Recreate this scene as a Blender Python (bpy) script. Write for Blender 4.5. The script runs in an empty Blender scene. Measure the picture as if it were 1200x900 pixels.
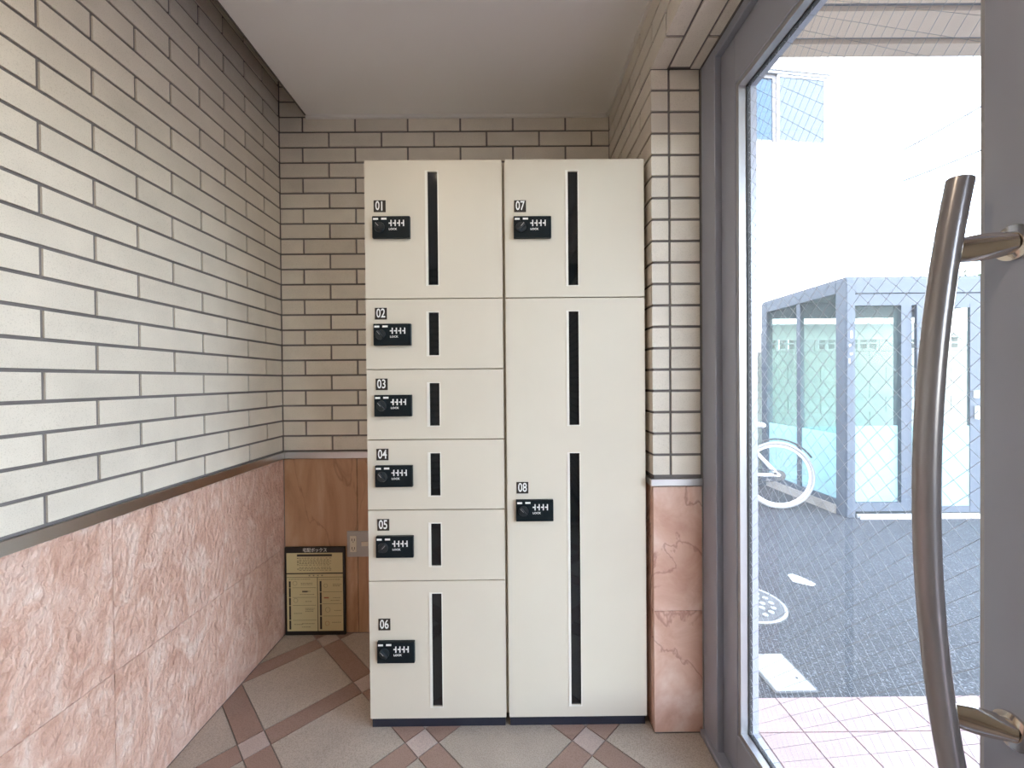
import bpy, bmesh, math, random
from mathutils import Vector, Matrix
random.seed(7)
scene = bpy.context.scene
COL = scene.collection

# ------------------------------------------------------------------ camera
F_PX = 480.82
CAM_Z = 1.1422
yaw, pitch, roll = (math.radians(a) for a in (0.2366, 0.4926, 0.4991))
fw0 = Vector((math.sin(yaw), math.cos(yaw), 0)); rt = Vector((math.cos(yaw), -math.sin(yaw), 0)); zz = Vector((0, 0, 1))
fwd = fw0 * math.cos(pitch) - zz * math.sin(pitch)
up0 = fw0 * math.sin(pitch) + zz * math.cos(pitch)
c_, s_ = math.cos(roll), math.sin(roll)
R_ = rt * c_ - up0 * s_
U_ = rt * s_ + up0 * c_
cd = bpy.data.cameras.new('camera'); cam = bpy.data.objects.new('camera', cd); COL.objects.link(cam)
cd.sensor_fit = 'HORIZONTAL'; cd.sensor_width = 36.0; cd.lens = F_PX / 1200 * 36.0
cd.clip_start = 0.02; cd.clip_end = 500
m3 = Matrix((R_, U_, -fwd)).transposed()
cam.matrix_world = Matrix.Translation((0, 0, CAM_Z)) @ m3.to_4x4()
scene.camera = cam

# ------------------------------------------------------------------ sky, sun, exposure
w = bpy.data.worlds.new('sky'); scene.world = w; w.use_nodes = True
nt = w.node_tree; bg = nt.nodes['Background']
sky = nt.nodes.new('ShaderNodeTexSky'); sky.sky_type = 'NISHITA'
sky.sun_disc = False; sky.sun_elevation = math.radians(42); sky.sun_rotation = math.radians(215)
sky.air_density = 1.0; sky.dust_density = 1.5; sky.ozone_density = 1.0
hsv = nt.nodes.new('ShaderNodeHueSaturation'); hsv.inputs['Saturation'].default_value = 0.6
nt.links.new(sky.outputs[0], hsv.inputs['Color']); nt.links.new(hsv.outputs[0], bg.inputs[0]); bg.inputs[1].default_value = 2.4
SUN_DIR = Vector((-0.42, -0.60, 0.66)).normalized()
sd = bpy.data.lights.new('sun_offscreen', 'SUN'); sd.energy = 3.5; sd.angle = math.radians(0.6); sd.color = (1.0, 0.95, 0.87)
so = bpy.data.objects.new('sun_offscreen', sd); COL.objects.link(so)
so.rotation_euler = SUN_DIR.to_track_quat('Z', 'Y').to_euler(); so.location = (-6, -8, 14)
vs = scene.view_settings
vs.view_transform = 'Standard'; vs.look = 'None'; vs.gamma = 1.0; vs.use_curve_mapping = False
vs.exposure = 0.38
cy = scene.cycles
cy.use_denoising = True; cy.transparent_max_bounces = 32; cy.max_bounces = 12; cy.diffuse_bounces = 7
cy.sample_clamp_indirect = 6.0
LAMP_POWER = 5.0

# ------------------------------------------------------------------ room dimensions (m)
XL, XR = -1.03, 0.456          # left tiled wall, right tiled wall
YB, YE = 1.861, -1.70          # back wall, end wall behind the camera
ZC = 2.339                     # ceiling
ZR = 0.828                     # top of the steel dado rail
XCE = -0.904                   # left edge of the ceiling board
YK, XK = 1.313, 0.615          # front of the right pier and its right edge
ZS = 2.129                     # tiled soffit over the door
BP, BH = 0.237, 0.0684         # brick pitch
JT = 0.0085                    # joint
Z0 = 0.831                     # first course
XF = 0.632                     # inner face of the door frame
XG = 0.662                     # glass
YS = -0.35                     # end of the added unseen side light, set by the daylight wanted

# ------------------------------------------------------------------ materials
def new_mat(name):
    m = bpy.data.materials.new(name); m.use_nodes = True
    return m, m.node_tree, m.node_tree.nodes['Principled BSDF']

def plain(name, col, rough=0.5, metal=0.0, spec=0.5, coat=0.0, var=0.0, bump=0.0, bscale=60.0, nscale=8.0):
    m, t, b = new_mat(name)
    b.inputs['Base Color'].default_value = (*col, 1); b.inputs['Roughness'].default_value = rough
    b.inputs['Metallic'].default_value = metal; b.inputs['Specular IOR Level'].default_value = spec
    b.inputs['Coat Weight'].default_value = coat
    tc = t.nodes.new('ShaderNodeTexCoord')
    if var > 0:
        n = t.nodes.new('ShaderNodeTexNoise'); n.inputs['Scale'].default_value = nscale; n.inputs['Detail'].default_value = 5
        t.links.new(tc.outputs['Object'], n.inputs['Vector'])
        r = t.nodes.new('ShaderNodeValToRGB')
        r.color_ramp.elements[0].position = 0.3; r.color_ramp.elements[1].position = 0.7
        r.color_ramp.elements[0].color = (*[c * (1 - var) for c in col], 1)
        r.color_ramp.elements[1].color = (*[min(1, c * (1 + var * 0.6)) for c in col], 1)
        t.links.new(n.outputs[0], r.inputs[0]); t.links.new(r.outputs[0], b.inputs['Base Color'])
    if bump > 0:
        n = t.nodes.new('ShaderNodeTexNoise'); n.inputs['Scale'].default_value = bscale; n.inputs['Detail'].default_value = 4
        t.links.new(tc.outputs['Object'], n.inputs['Vector'])
        bp = t.nodes.new('ShaderNodeBump'); bp.inputs['Strength'].default_value = bump; bp.inputs['Distance'].default_value = 0.002
        t.links.new(n.outputs[0], bp.inputs['Height']); t.links.new(bp.outputs[0], b.inputs['Normal'])
    return m

def speckled(name, c1, c2, scale=260, rough=0.5, tint=0.06, bump=0.15, mottling=0.08, p0=0.38, p1=0.55, bscale=None, bdist=0.001):
    """fired clay / stone grain: fine speckle, soft mottling and a small shift from piece to piece"""
    m, t, b = new_mat(name); N = t.nodes.new; L = t.links.new
    tc = N('ShaderNodeTexCoord'); oi = N('ShaderNodeObjectInfo')
    mul = N('ShaderNodeVectorMath'); mul.operation = 'SCALE'; mul.inputs[0].default_value = (17, 31, 23)
    L(oi.outputs['Random'], mul.inputs['Scale'])
    ad = N('ShaderNodeVectorMath'); ad.operation = 'ADD'
    L(tc.outputs['Object'], ad.inputs[0]); L(mul.outputs[0], ad.inputs[1])
    n = N('ShaderNodeTexNoise'); n.inputs['Scale'].default_value = scale; n.inputs['Detail'].default_value = 3
    L(ad.outputs[0], n.inputs['Vector'])
    r = N('ShaderNodeValToRGB'); r.color_ramp.elements[0].position = p0; r.color_ramp.elements[1].position = p1
    r.color_ramp.elements[0].color = (*c2, 1); r.color_ramp.elements[1].color = (*c1, 1)
    L(n.outputs[0], r.inputs[0])
    n2 = N('ShaderNodeTexNoise'); n2.inputs['Scale'].default_value = 9; n2.inputs['Detail'].default_value = 4
    L(ad.outputs[0], n2.inputs['Vector'])
    mr = N('ShaderNodeMapRange'); mr.inputs[1].default_value = 0.3; mr.inputs[2].default_value = 0.7
    mr.inputs[3].default_value = 1 - mottling; mr.inputs[4].default_value = 1 + mottling * 0.5
    L(n2.outputs[0], mr.inputs[0])
    mr2 = N('ShaderNodeMapRange'); mr2.inputs[3].default_value = 1 - tint; mr2.inputs[4].default_value = 1 + tint
    L(oi.outputs['Random'], mr2.inputs[0])
    mm = N('ShaderNodeMath'); mm.operation = 'MULTIPLY'; L(mr.outputs[0], mm.inputs[0]); L(mr2.outputs[0], mm.inputs[1])
    sc = N('ShaderNodeVectorMath'); sc.operation = 'SCALE'; L(r.outputs[0], sc.inputs[0]); L(mm.outputs[0], sc.inputs['Scale'])
    L(sc.outputs[0], b.inputs['Base Color']); b.inputs['Roughness'].default_value = rough
    if bump:
        n3 = N('ShaderNodeTexNoise'); n3.inputs['Scale'].default_value = bscale or scale * 0.6; n3.inputs['Detail'].default_value = 3
        L(ad.outputs[0], n3.inputs['Vector'])
        bp = N('ShaderNodeBump'); bp.inputs['Strength'].default_value = bump; bp.inputs['Distance'].default_value = bdist
        L(n3.outputs[0], bp.inputs['Height']); L(bp.outputs[0], b.inputs['Normal'])
    return m

def marble(name, cols, rough=0.4, bump=0.5, stretch=(1, 1, 1), scale=3.2, vein=(0.30, 0.12, 0.09), veinamt=0.6, rot=(0.5, 0.3, 0.2), bdist=0.006, bscale=26):
    m, t, b = new_mat(name); N = t.nodes.new; L = t.links.new
    tc = N('ShaderNodeTexCoord'); oi = N('ShaderNodeObjectInfo')
    mp = N('ShaderNodeMapping'); mp.inputs['Scale'].default_value = stretch; mp.inputs['Rotation'].default_value = rot
    L(tc.outputs['Object'], mp.inputs['Vector'])
    mul = N('ShaderNodeVectorMath'); mul.operation = 'SCALE'; mul.inputs[0].default_value = (7, 11, 5); L(oi.outputs['Random'], mul.inputs['Scale'])
    ad = N('ShaderNodeVectorMath'); ad.operation = 'ADD'; L(mp.outputs[0], ad.inputs[0]); L(mul.outputs[0], ad.inputs[1])
    n = N('ShaderNodeTexNoise'); n.inputs['Scale'].default_value = scale; n.inputs['Detail'].default_value = 9
    n.inputs['Roughness'].default_value = 0.62; n.inputs['Distortion'].default_value = 1.2
    L(ad.outputs[0], n.inputs['Vector'])
    r = N('ShaderNodeValToRGB'); cr = r.color_ramp
    cr.elements[0].position = 0.30; cr.elements[0].color = (*cols[0], 1)
    cr.elements[1].position = 0.72; cr.elements[1].color = (*cols[2], 1)
    e = cr.elements.new(0.50); e.color = (*cols[1], 1)
    L(n.outputs[0], r.inputs[0])
    # thin veins: narrow band of a distorted noise
    v = N('ShaderNodeTexNoise'); v.inputs['Scale'].default_value = scale * 0.75; v.inputs['Detail'].default_value = 5; v.inputs['Distortion'].default_value = 0.8
    ad2 = N('ShaderNodeVectorMath'); ad2.operation = 'ADD'; ad2.inputs[1].default_value = (4, 9, 2); L(ad.outputs[0], ad2.inputs[0])
    L(ad2.outputs[0], v.inputs['Vector'])
    s = N('ShaderNodeMath'); s.operation = 'SUBTRACT'; s.inputs[1].default_value = 0.5; L(v.outputs[0], s.inputs[0])
    a = N('ShaderNodeMath'); a.operation = 'ABSOLUTE'; L(s.outputs[0], a.inputs[0])
    mr = N('ShaderNodeMapRange'); mr.inputs[1].default_value = 0.0; mr.inputs[2].default_value = 0.012
    mr.inputs[3].default_value = veinamt; mr.inputs[4].default_value = 0.0; L(a.outputs[0], mr.inputs[0])
    mix = N('ShaderNodeMix'); mix.data_type = 'RGBA'; mix.inputs[7].default_value = (*vein, 1)
    L(mr.outputs[0], mix.inputs[0]); L(r.outputs[0], mix.inputs[6])
    L(mix.outputs[2], b.inputs['Base Color']); b.inputs['Roughness'].default_value = rough
    h = N('ShaderNodeTexNoise'); h.inputs['Scale'].default_value = bscale; h.inputs['Detail'].default_value = 7; h.inputs['Distortion'].default_value = 0.25
    L(ad.outputs[0], h.inputs['Vector'])
    bp = N('ShaderNodeBump'); bp.inputs['Strength'].default_value = bump; bp.inputs['Distance'].default_value = bdist
    L(h.outputs[0], bp.inputs['Height']); L(bp.outputs[0], b.inputs['Normal'])
    return m

def glass(name, tint=(0.95, 0.98, 0.97), haze=0.03, refl=1.0, hazecol=(0.9, 0.95, 0.97)):
    """flat sheet glass: clear straight-through view, Fresnel reflection, a film of dust"""
    m, t, b = new_mat(name); N = t.nodes.new; L = t.links.new
    t.nodes.remove(b); out = t.nodes['Material Output']
    tr = N('ShaderNodeBsdfTransparent'); tr.inputs[0].default_value = (*tint, 1)
    tl = N('ShaderNodeBsdfTranslucent'); tl.inputs[0].default_value = (*hazecol, 1)
    df = N('ShaderNodeBsdfDiffuse'); df.inputs[0].default_value = (*hazecol, 1)
    h = N('ShaderNodeMixShader'); h.inputs[0].default_value = 0.5; L(tl.outputs[0], h.inputs[1]); L(df.outputs[0], h.inputs[2])
    m1 = N('ShaderNodeMixShader'); m1.inputs[0].default_value = haze; L(tr.outputs[0], m1.inputs[1]); L(h.outputs[0], m1.inputs[2])
    fr = N('ShaderNodeFresnel'); fr.inputs[0].default_value = 1.45
    geo = N('ShaderNodeNewGeometry')
    mu = N('ShaderNodeMath'); mu.operation = 'MULTIPLY'; mu.inputs[1].default_value = refl; L(fr.outputs[0], mu.inputs[0])
    inv = N('ShaderNodeMath'); inv.operation = 'SUBTRACT'; inv.inputs[0].default_value = 1.0; L(geo.outputs['Backfacing'], inv.inputs[1])
    mu2 = N('ShaderNodeMath'); mu2.operation = 'MULTIPLY'; L(mu.outputs[0], mu2.inputs[0]); L(inv.outputs[0], mu2.inputs[1])
    gl = N('ShaderNodeBsdfGlossy'); gl.inputs['Roughness'].default_value = 0.02
    m2 = N('ShaderNodeMixShader'); L(mu2.outputs[0], m2.inputs[0]); L(m1.outputs[0], m2.inputs[1]); L(gl.outputs[0], m2.inputs[2])
    L(m2.outputs[0], out.inputs[0])
    return m

def brick_tex(name, c1, c2, mortar):
    m, t, b = new_mat(name); N = t.nodes.new; L = t.links.new
    tc = N('ShaderNodeTexCoord'); br = N('ShaderNodeTexBrick')
    mp = N('ShaderNodeMapping'); mp.inputs['Rotation'].default_value = (math.radians(90), 0, 0)
    L(tc.outputs['Object'], mp.inputs[0]); L(mp.outputs[0], br.inputs['Vector'])
    br.inputs['Scale'].default_value = 1.0; br.inputs['Brick Width'].default_value = BP; br.inputs['Row Height'].default_value = BH
    br.inputs['Mortar Size'].default_value = 0.004
    br.inputs['Color1'].default_value = (*c1, 1); br.inputs['Color2'].default_value = (*c2, 1); br.inputs['Mortar'].default_value = (*mortar, 1)
    L(br.outputs[0], b.inputs['Base Color']); b.inputs['Roughness'].default_value = 0.6
    return m

M = {}
M['brick'] = speckled('cream_glazed_brick', (0.73, 0.67, 0.585), (0.60, 0.545, 0.465), scale=420, rough=0.45, tint=0.05, bump=0.10, p0=0.30, p1=0.46)
M['mortar'] = plain('grey_mortar', (0.19, 0.17, 0.165), 0.9, var=0.2, bump=0.3, bscale=300)
M['brick_far'] = brick_tex('tiled_end_wall', (0.66, 0.62, 0.53), (0.60, 0.57, 0.49), (0.13, 0.115, 0.105))
M['pinkstone'] = marble('rough_pink_marble', [(0.55, 0.31, 0.23), (0.68, 0.44, 0.35), (0.82, 0.65, 0.57)], 0.45, 0.75, (1, 1.3, 0.75), 11.0, (0.42, 0.20, 0.15), 0.22, (0.9, 0, 0), 0.020, 55)
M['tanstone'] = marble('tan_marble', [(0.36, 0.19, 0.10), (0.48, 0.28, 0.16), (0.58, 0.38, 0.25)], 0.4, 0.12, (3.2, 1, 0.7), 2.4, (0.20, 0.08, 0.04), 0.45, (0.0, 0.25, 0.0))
M['pierstone'] = marble('honed_pink_marble', [(0.55, 0.31, 0.23), (0.68, 0.44, 0.35), (0.82, 0.65, 0.57)], 0.38, 0.15, (1, 1, 0.8), 5.0)
M['steel'] = plain('brushed_steel_rail', (0.62, 0.61, 0.60), 0.28, 1.0)
M['ceiling'] = plain('painted_ceiling_board', (0.86, 0.845, 0.83), 0.85, bump=0.05, bscale=200)
M['ceiltrim'] = plain('white_ceiling_bead', (0.80, 0.78, 0.75), 0.6)
M['darkvoid'] = plain('bare_slab_concrete', (0.42, 0.40, 0.37), 0.9)
M['floor_big'] = speckled('beige_floor_tile', (0.47, 0.405, 0.345), (0.345, 0.297, 0.252), scale=330, rough=0.55, tint=0.05, bump=0.45, bscale=70, bdist=0.003)
M['floor_band'] = speckled('brown_red_floor_band', (0.345, 0.235, 0.195), (0.275, 0.18, 0.145), scale=330, rough=0.5, tint=0.08, bump=0.3, bscale=90, bdist=0.002)
M['floor_inset'] = speckled('pale_pink_floor_inset', (0.53, 0.43, 0.39), (0.42, 0.34, 0.31), scale=330, rough=0.5, tint=0.05, bump=0.3, bscale=90, bdist=0.002)
M['grout'] = plain('floor_grout', (0.25, 0.23, 0.22), 0.9)
M['cream'] = plain('cream_steel_paint', (0.68, 0.62, 0.52), 0.44, var=0.03, nscale=3.0)
M['ceiledge'] = plain('brown_ceiling_edge_strip', (0.16, 0.14, 0.125), 0.5)
M['frame_cream'] = plain('pale_window_surround', (0.82, 0.79, 0.72), 0.4)
M['navy'] = plain('dark_navy_plinth', (0.018, 0.020, 0.034), 0.5)
M['lock'] = plain('black_teal_lock_plate', (0.006, 0.011, 0.014), 0.35, spec=0.25)
M['lockknob'] = plain('dark_knob', (0.020, 0.026, 0.030), 0.3)
M['white'] = plain('white_print', (0.85, 0.85, 0.83), 0.6)
M['numplate'] = plain('brown_black_number_plate', (0.022, 0.016, 0.012), 0.5)
M['darkglass'] = plain('smoked_strip_pane', (0.006, 0.008, 0.010), 0.04, spec=0.7)
M['frame'] = plain('grey_anodised_door_frame', (0.335, 0.35, 0.415), 0.36, 0.2)
M['frame_light'] = plain('bright_aluminium_bead', (0.45, 0.45, 0.46), 0.35, 0.6)
M['gasket'] = plain('black_gasket', (0.02, 0.02, 0.022), 0.6)
M['handle'] = plain('brown_grey_pull_handle', (0.30, 0.28, 0.285), 0.27, 0.55)
M['chrome'] = plain('chrome_bracket', (0.72, 0.66, 0.60), 0.12, 1.0)
M['wire'] = plain('glass_wire', (0.34, 0.34, 0.35), 0.5, 0.3)
M['doorglass'] = glass('wired_door_glass', (0.97, 0.985, 0.985), 0.02)
M['added_sideglass'] = glass('plain_added_side_glass', (0.97, 0.985, 0.985), 0.02)
M['shelterglass'] = glass('clear_shelter_glass', (0.90, 0.97, 0.95), 0.04, 0.25, (0.80, 0.88, 0.86))
M['frost'] = glass('frosted_pale_blue_film', (0.80, 0.92, 0.95), 0.50, 0.2, (0.62, 0.78, 0.82))
M['shelterframe'] = plain('slate_blue_shelter_frame', (0.075, 0.09, 0.118), 0.5, 0.0)
M['whitebeam'] = plain('pale_rear_beam', (0.62, 0.66, 0.64), 0.5)
M['track'] = plain('pale_door_track', (0.50, 0.505, 0.51), 0.5, 0.0)
M['asphalt'] = speckled('coarse_asphalt', (0.026, 0.029, 0.036), (0.22, 0.232, 0.255), scale=125, rough=0.75, tint=0.0, bump=0.9, mottling=0.12, p0=0.30, p1=0.44, bscale=110, bdist=0.006)
M['paver'] = speckled('pink_paving_tile', (0.42, 0.285, 0.27), (0.35, 0.235, 0.22), scale=300, rough=0.5, tint=0.04, bump=0.2)
M['paverjoint'] = plain('paving_joint', (0.22, 0.16, 0.16), 0.9)
M['concrete'] = speckled('grey_concrete_block', (0.33, 0.305, 0.285), (0.26, 0.24, 0.225), scale=90, rough=0.9, tint=0.06, bump=0.4, bscale=120, bdist=0.003)
M['housewall'] = plain('white_render_wall', (0.82, 0.82, 0.80), 0.8, var=0.04)
M['sash'] = plain('grey_brown_window_sash', (0.12, 0.115, 0.125), 0.5, 0.0)
M['sashwhite'] = plain('pale_window_frame', (0.24, 0.25, 0.28), 0.5, 0.0)
M['bluepane'] = plain('sky_reflecting_pane', (0.02, 0.05, 0.085), 0.03, spec=0.5)
M['frostpane'] = plain('frosted_window_pane', (0.08, 0.10, 0.125), 0.5, spec=0.3)
M['soffit'] = plain('beige_canopy_board', (0.66, 0.53, 0.41), 0.7, var=0.05)
M['soffitgap'] = plain('grey_canopy_channel', (0.16, 0.17, 0.19), 0.6)
M['whitebike'] = plain('white_bike_enamel', (0.78, 0.78, 0.78), 0.3)
M['tyre'] = plain('pale_grey_tyre', (0.30, 0.295, 0.30), 0.7)
M['rim'] = plain('white_rim', (0.72, 0.72, 0.72), 0.35)
M['darkmetal'] = plain('dark_bike_metal', (0.05, 0.05, 0.055), 0.45, 0.4)
M['spoke'] = plain('steel_spoke', (0.30, 0.31, 0.32), 0.3, 0.8)
M['manhole'] = plain('cast_iron_cover', (0.13, 0.135, 0.14), 0.55, 0.3, var=0.2, nscale=30)
M['palecover'] = plain('pale_concrete_lid', (0.45, 0.46, 0.47), 0.7, var=0.05)
M['paint'] = plain('worn_white_road_paint', (0.70, 0.70, 0.69), 0.8, var=0.1, nscale=40)
M['signblack'] = plain('black_sign_board', (0.012, 0.010, 0.010), 0.45)
M['signyellow'] = plain('cream_yellow_sign_panel', (0.62, 0.53, 0.29), 0.5)
M['signink'] = plain('sign_print', (0.03, 0.025, 0.02), 0.6)
M['signgrey'] = plain('faded_sign_print', (0.26, 0.21, 0.12), 0.6)
M['signred'] = plain('red_sign_print', (0.40, 0.14, 0.08), 0.6)
M['plate'] = plain('steel_outlet_plate', (0.42, 0.40, 0.37), 0.4, 0.6)
M['ivory'] = plain('ivory_socket', (0.66, 0.60, 0.48), 0.5)
M['socket'] = plain('socket_slot', (0.03, 0.03, 0.03), 0.6)
M['cable'] = plain('black_cable', (0.015, 0.015, 0.018), 0.6)
M['pole'] = plain('concrete_pole', (0.45, 0.44, 0.42), 0.9)
M['leaf'] = plain('dull_green_leaf', (0.07, 0.10, 0.06), 0.7)
M['slate'] = plain('blue_grey_roof_unit', (0.22, 0.26, 0.34), 0.7)
M['outerwall'] = plain('beige_outer_wall', (0.50, 0.46, 0.40), 0.8)
m, t, b = new_mat('warm_lamp_disc')
b.inputs['Base Color'].default_value = (1, 0.9, 0.75, 1); b.inputs['Emission Color'].default_value = (1, 0.82, 0.58, 1); b.inputs['Emission Strength'].default_value = 12
M['lampdisc'] = m

# ------------------------------------------------------------------ helpers
def tag(o, label=None, cat=None, group=None, kind=None):
    if label: o['label'] = label
    if cat: o['category'] = cat
    if group: o['group'] = group
    if kind: o['kind'] = kind
    return o

def link(name, me, mat=None, parent=None, loc=None):
    o = bpy.data.objects.new(name, me); COL.objects.link(o)
    if mat is not None and me is not None and not me.materials: me.materials.append(mat)
    if loc: o.location = loc
    if parent is not None:
        o.parent = parent
        pb = parent
        off = Vector((0, 0, 0))
        while pb is not None: off += pb.location; pb = pb.parent
        if any(pb_rot(parent)): pass
        else: o.location = Vector(o.location) - off
    return o

def pb_rot(o):
    while o is not None:
        if any(abs(a) > 1e-9 for a in o.rotation_euler): return (1,)
        o = o.parent
    return (0,)

def empty(name, loc, label=None, cat=None, group=None, kind=None):
    o = bpy.data.objects.new(name, None); COL.objects.link(o); o.location = loc; o.empty_display_size = 0.1
    return tag(o, label, cat, group, kind)

def b_box(bm, x0, x1, y0, y1, z0, z1):
    vs = [bm.verts.new(p) for p in ((x0, y0, z0), (x1, y0, z0), (x1, y1, z0), (x0, y1, z0), (x0, y0, z1), (x1, y0, z1), (x1, y1, z1), (x0, y1, z1))]
    for f in ((0, 3, 2, 1), (4, 5, 6, 7), (0, 1, 5, 4), (1, 2, 6, 5), (2, 3, 7, 6), (3, 0, 4, 7)):
        bm.faces.new([vs[i] for i in f])
    return vs

def fin(bm, name='m', smooth=False, bevel=0.0, seg=1):
    if bevel > 0:
        bmesh.ops.bevel(bm, geom=list(bm.edges), offset=bevel, segments=seg, affect='EDGES', profile=0.5)
    bmesh.ops.recalc_face_normals(bm, faces=list(bm.faces))
    me = bpy.data.meshes.new(name); bm.to_mesh(me); bm.free()
    if smooth:
        for p in me.polygons: p.use_smooth = True
        try: me.set_sharp_from_angle(angle=math.radians(40))
        except Exception: pass
    return me

def box(name, mat, x0, x1, y0, y1, z0, z1, parent=None, bevel=0.0, seg=1):
    bm = bmesh.new(); b_box(bm, min(x0, x1), max(x0, x1), min(y0, y1), max(y0, y1), min(z0, z1), max(z0, z1))
    return link(name, fin(bm, name, bevel > 0 and seg > 1, bevel, seg), mat, parent)

def boxes(name, mat, lst, parent=None, bevel=0.0):
    bm = bmesh.new()
    for a in lst: b_box(bm, *a)
    return link(name, fin(bm, name, False, bevel), mat, parent)

def b_tube(bm, pts, r, n=10, caps=True):
    pts = [Vector(p) for p in pts]; k = len(pts)
    rs = r if isinstance(r, (list, tuple)) else [r] * k
    tang = []
    for i in range(k):
        d = pts[min(i + 1, k - 1)] - pts[max(i - 1, 0)]
        tang.append(d.normalized())
    ref = Vector((0, 0, 1)) if abs(tang[0].z) < 0.9 else Vector((1, 0, 0))
    u = tang[0].cross(ref).normalized(); rings = []
    for i in range(k):
        if i: u = (u - tang[i] * u.dot(tang[i])).normalized()
        v = tang[i].cross(u)
        rings.append([bm.verts.new(pts[i] + (u * math.cos(2 * math.pi * j / n) + v * math.sin(2 * math.pi * j / n)) * rs[i]) for j in range(n)])
    for a, b in zip(rings, rings[1:]):
        for j in range(n): bm.faces.new((a[j], a[(j + 1) % n], b[(j + 1) % n], b[j]))
    if caps: bm.faces.new(list(reversed(rings[0]))); bm.faces.new(rings[-1])

def tube(name, mat, pts, r, parent=None, n=12):
    bm = bmesh.new(); b_tube(bm, pts, r, n)
    return link(name, fin(bm, name, True), mat, parent)

def b_torus(bm, c, ax_u, ax_v, R, r, n=56, k=10, flat=1.0):
    c = Vector(c); u = Vector(ax_u).normalized(); v = Vector(ax_v).normalized(); wv = u.cross(v)
    rings = []
    for i in range(n):
        a = 2 * math.pi * i / n; d = u * math.cos(a) + v * math.sin(a)
        rings.append([bm.verts.new(c + d * (R + r * math.cos(2 * math.pi * j / k)) + wv * (r * flat * math.sin(2 * math.pi * j / k))) for j in range(k)])
    for i in range(n):
        A, B = rings[i], rings[(i + 1) % n]
        for j in range(k): bm.faces.new((A[j], B[j], B[(j + 1) % k], A[(j + 1) % k]))

def b_disc(bm, c, axis, r, h, n=32, r2=None):
    c = Vector(c); ax = Vector(axis).normalized()
    ref = Vector((0, 0, 1)) if abs(ax.z) < 0.9 else Vector((1, 0, 0))
    u = ax.cross(ref).normalized(); v = ax.cross(u); r2 = r if r2 is None else r2
    A = [bm.verts.new(c + (u * math.cos(2 * math.pi * j / n) + v * math.sin(2 * math.pi * j / n)) * r) for j in range(n)]
    B = [bm.verts.new(c + ax * h + (u * math.cos(2 * math.pi * j / n) + v * math.sin(2 * math.pi * j / n)) * r2) for j in range(n)]
    for j in range(n): bm.faces.new((A[j], A[(j + 1) % n], B[(j + 1) % n], B[j]))
    bm.faces.new(list(reversed(A))); bm.faces.new(B)

def b_prism(bm, poly, z0, z1):
    lo = [bm.verts.new((x, y, z0)) for x, y in poly]; hi = [bm.verts.new((x, y, z1)) for x, y in poly]
    n = len(poly)
    bm.faces.new(list(reversed(lo))); bm.faces.new(hi)
    for i in range(n): bm.faces.new((lo[i], lo[(i + 1) % n], hi[(i + 1) % n], hi[i]))

def clip_poly(poly, x0, x1, y0, y1):
    def cut(P, inside, inter):
        out = []
        for i in range(len(P)):
            a, b = P[i - 1], P[i]
            if inside(b):
                if not inside(a): out.append(inter(a, b))
                out.append(b)
            elif inside(a): out.append(inter(a, b))
        return out
    def ix(v): return lambda a, b: (v, a[1] + (b[1] - a[1]) * (v - a[0]) / (b[0] - a[0]))
    def iy(v): return lambda a, b: (a[0] + (b[0] - a[0]) * (v - a[1]) / (b[1] - a[1]), v)
    for ins, it in ((lambda p: p[0] >= x0, ix(x0)), (lambda p: p[0] <= x1, ix(x1)), (lambda p: p[1] >= y0, iy(y0)), (lambda p: p[1] <= y1, iy(y1))):
        if not poly: return []
        poly = cut(poly, ins, it)
    return poly

def area(P):
    return abs(sum(P[i - 1][0] * P[i][1] - P[i][0] * P[i - 1][1] for i in range(len(P)))) / 2

def b_plate_holes(bm, us, vs_, holes, depth0, depth1, axis='y'):
    """slab spanning a grid of u/v lines with some cells left open; u=x, v=z, thickness along y"""
    g = {}
    def V(i, j, d):
        if (i, j, d) not in g: g[(i, j, d)] = bm.verts.new((us[i], d, vs_[j]))
        return g[(i, j, d)]
    solid = {(i, j) for i in range(len(us) - 1) for j in range(len(vs_) - 1)} - set(holes)
    for i, j in solid:
        bm.faces.new((V(i, j, depth0), V(i + 1, j, depth0), V(i + 1, j + 1, depth0), V(i, j + 1, depth0)))
        bm.faces.new((V(i, j, depth1), V(i, j + 1, depth1), V(i + 1, j + 1, depth1), V(i + 1, j, depth1)))
        for (di, dj, a, b) in ((-1, 0, (i, j), (i, j + 1)), (1, 0, (i + 1, j), (i + 1, j + 1)), (0, -1, (i, j), (i + 1, j)), (0, 1, (i, j + 1), (i + 1, j + 1))):
            if (i + di, j + dj) not in solid:
                bm.faces.new((V(*a, depth0), V(*b, depth0), V(*b, depth1), V(*a, depth1)))

def text_mesh(body, size, xs=1.0, extrude=0.0003, bold=0.0, align='CENTER'):
    cu = bpy.data.curves.new('t', 'FONT'); cu.body = body; cu.size = size; cu.extrude = extrude; cu.offset = bold
    cu.align_x = align; cu.align_y = 'CENTER'; cu.resolution_u = 3
    o = bpy.data.objects.new('t', cu); COL.objects.link(o)
    dg = bpy.context.evaluated_depsgraph_get()
    me = bpy.data.meshes.new_from_object(o.evaluated_get(dg))
    bpy.data.objects.remove(o); bpy.data.curves.remove(cu)
    # text lies in xy: turn it to face -y, width scaled
    me.transform(Matrix.Rotation(math.radians(90), 4, 'X') @ Matrix.Diagonal((xs, 1, 1, 1)))
    me.materials.clear()
    return me

def text(name, body, size, x, y, z, mat, parent, xs=1.0, bold=0.0, align='CENTER'):
    return link(name, text_mesh(body, size, xs, 0.0003, bold, align), mat, parent, (x, y, z))

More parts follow.
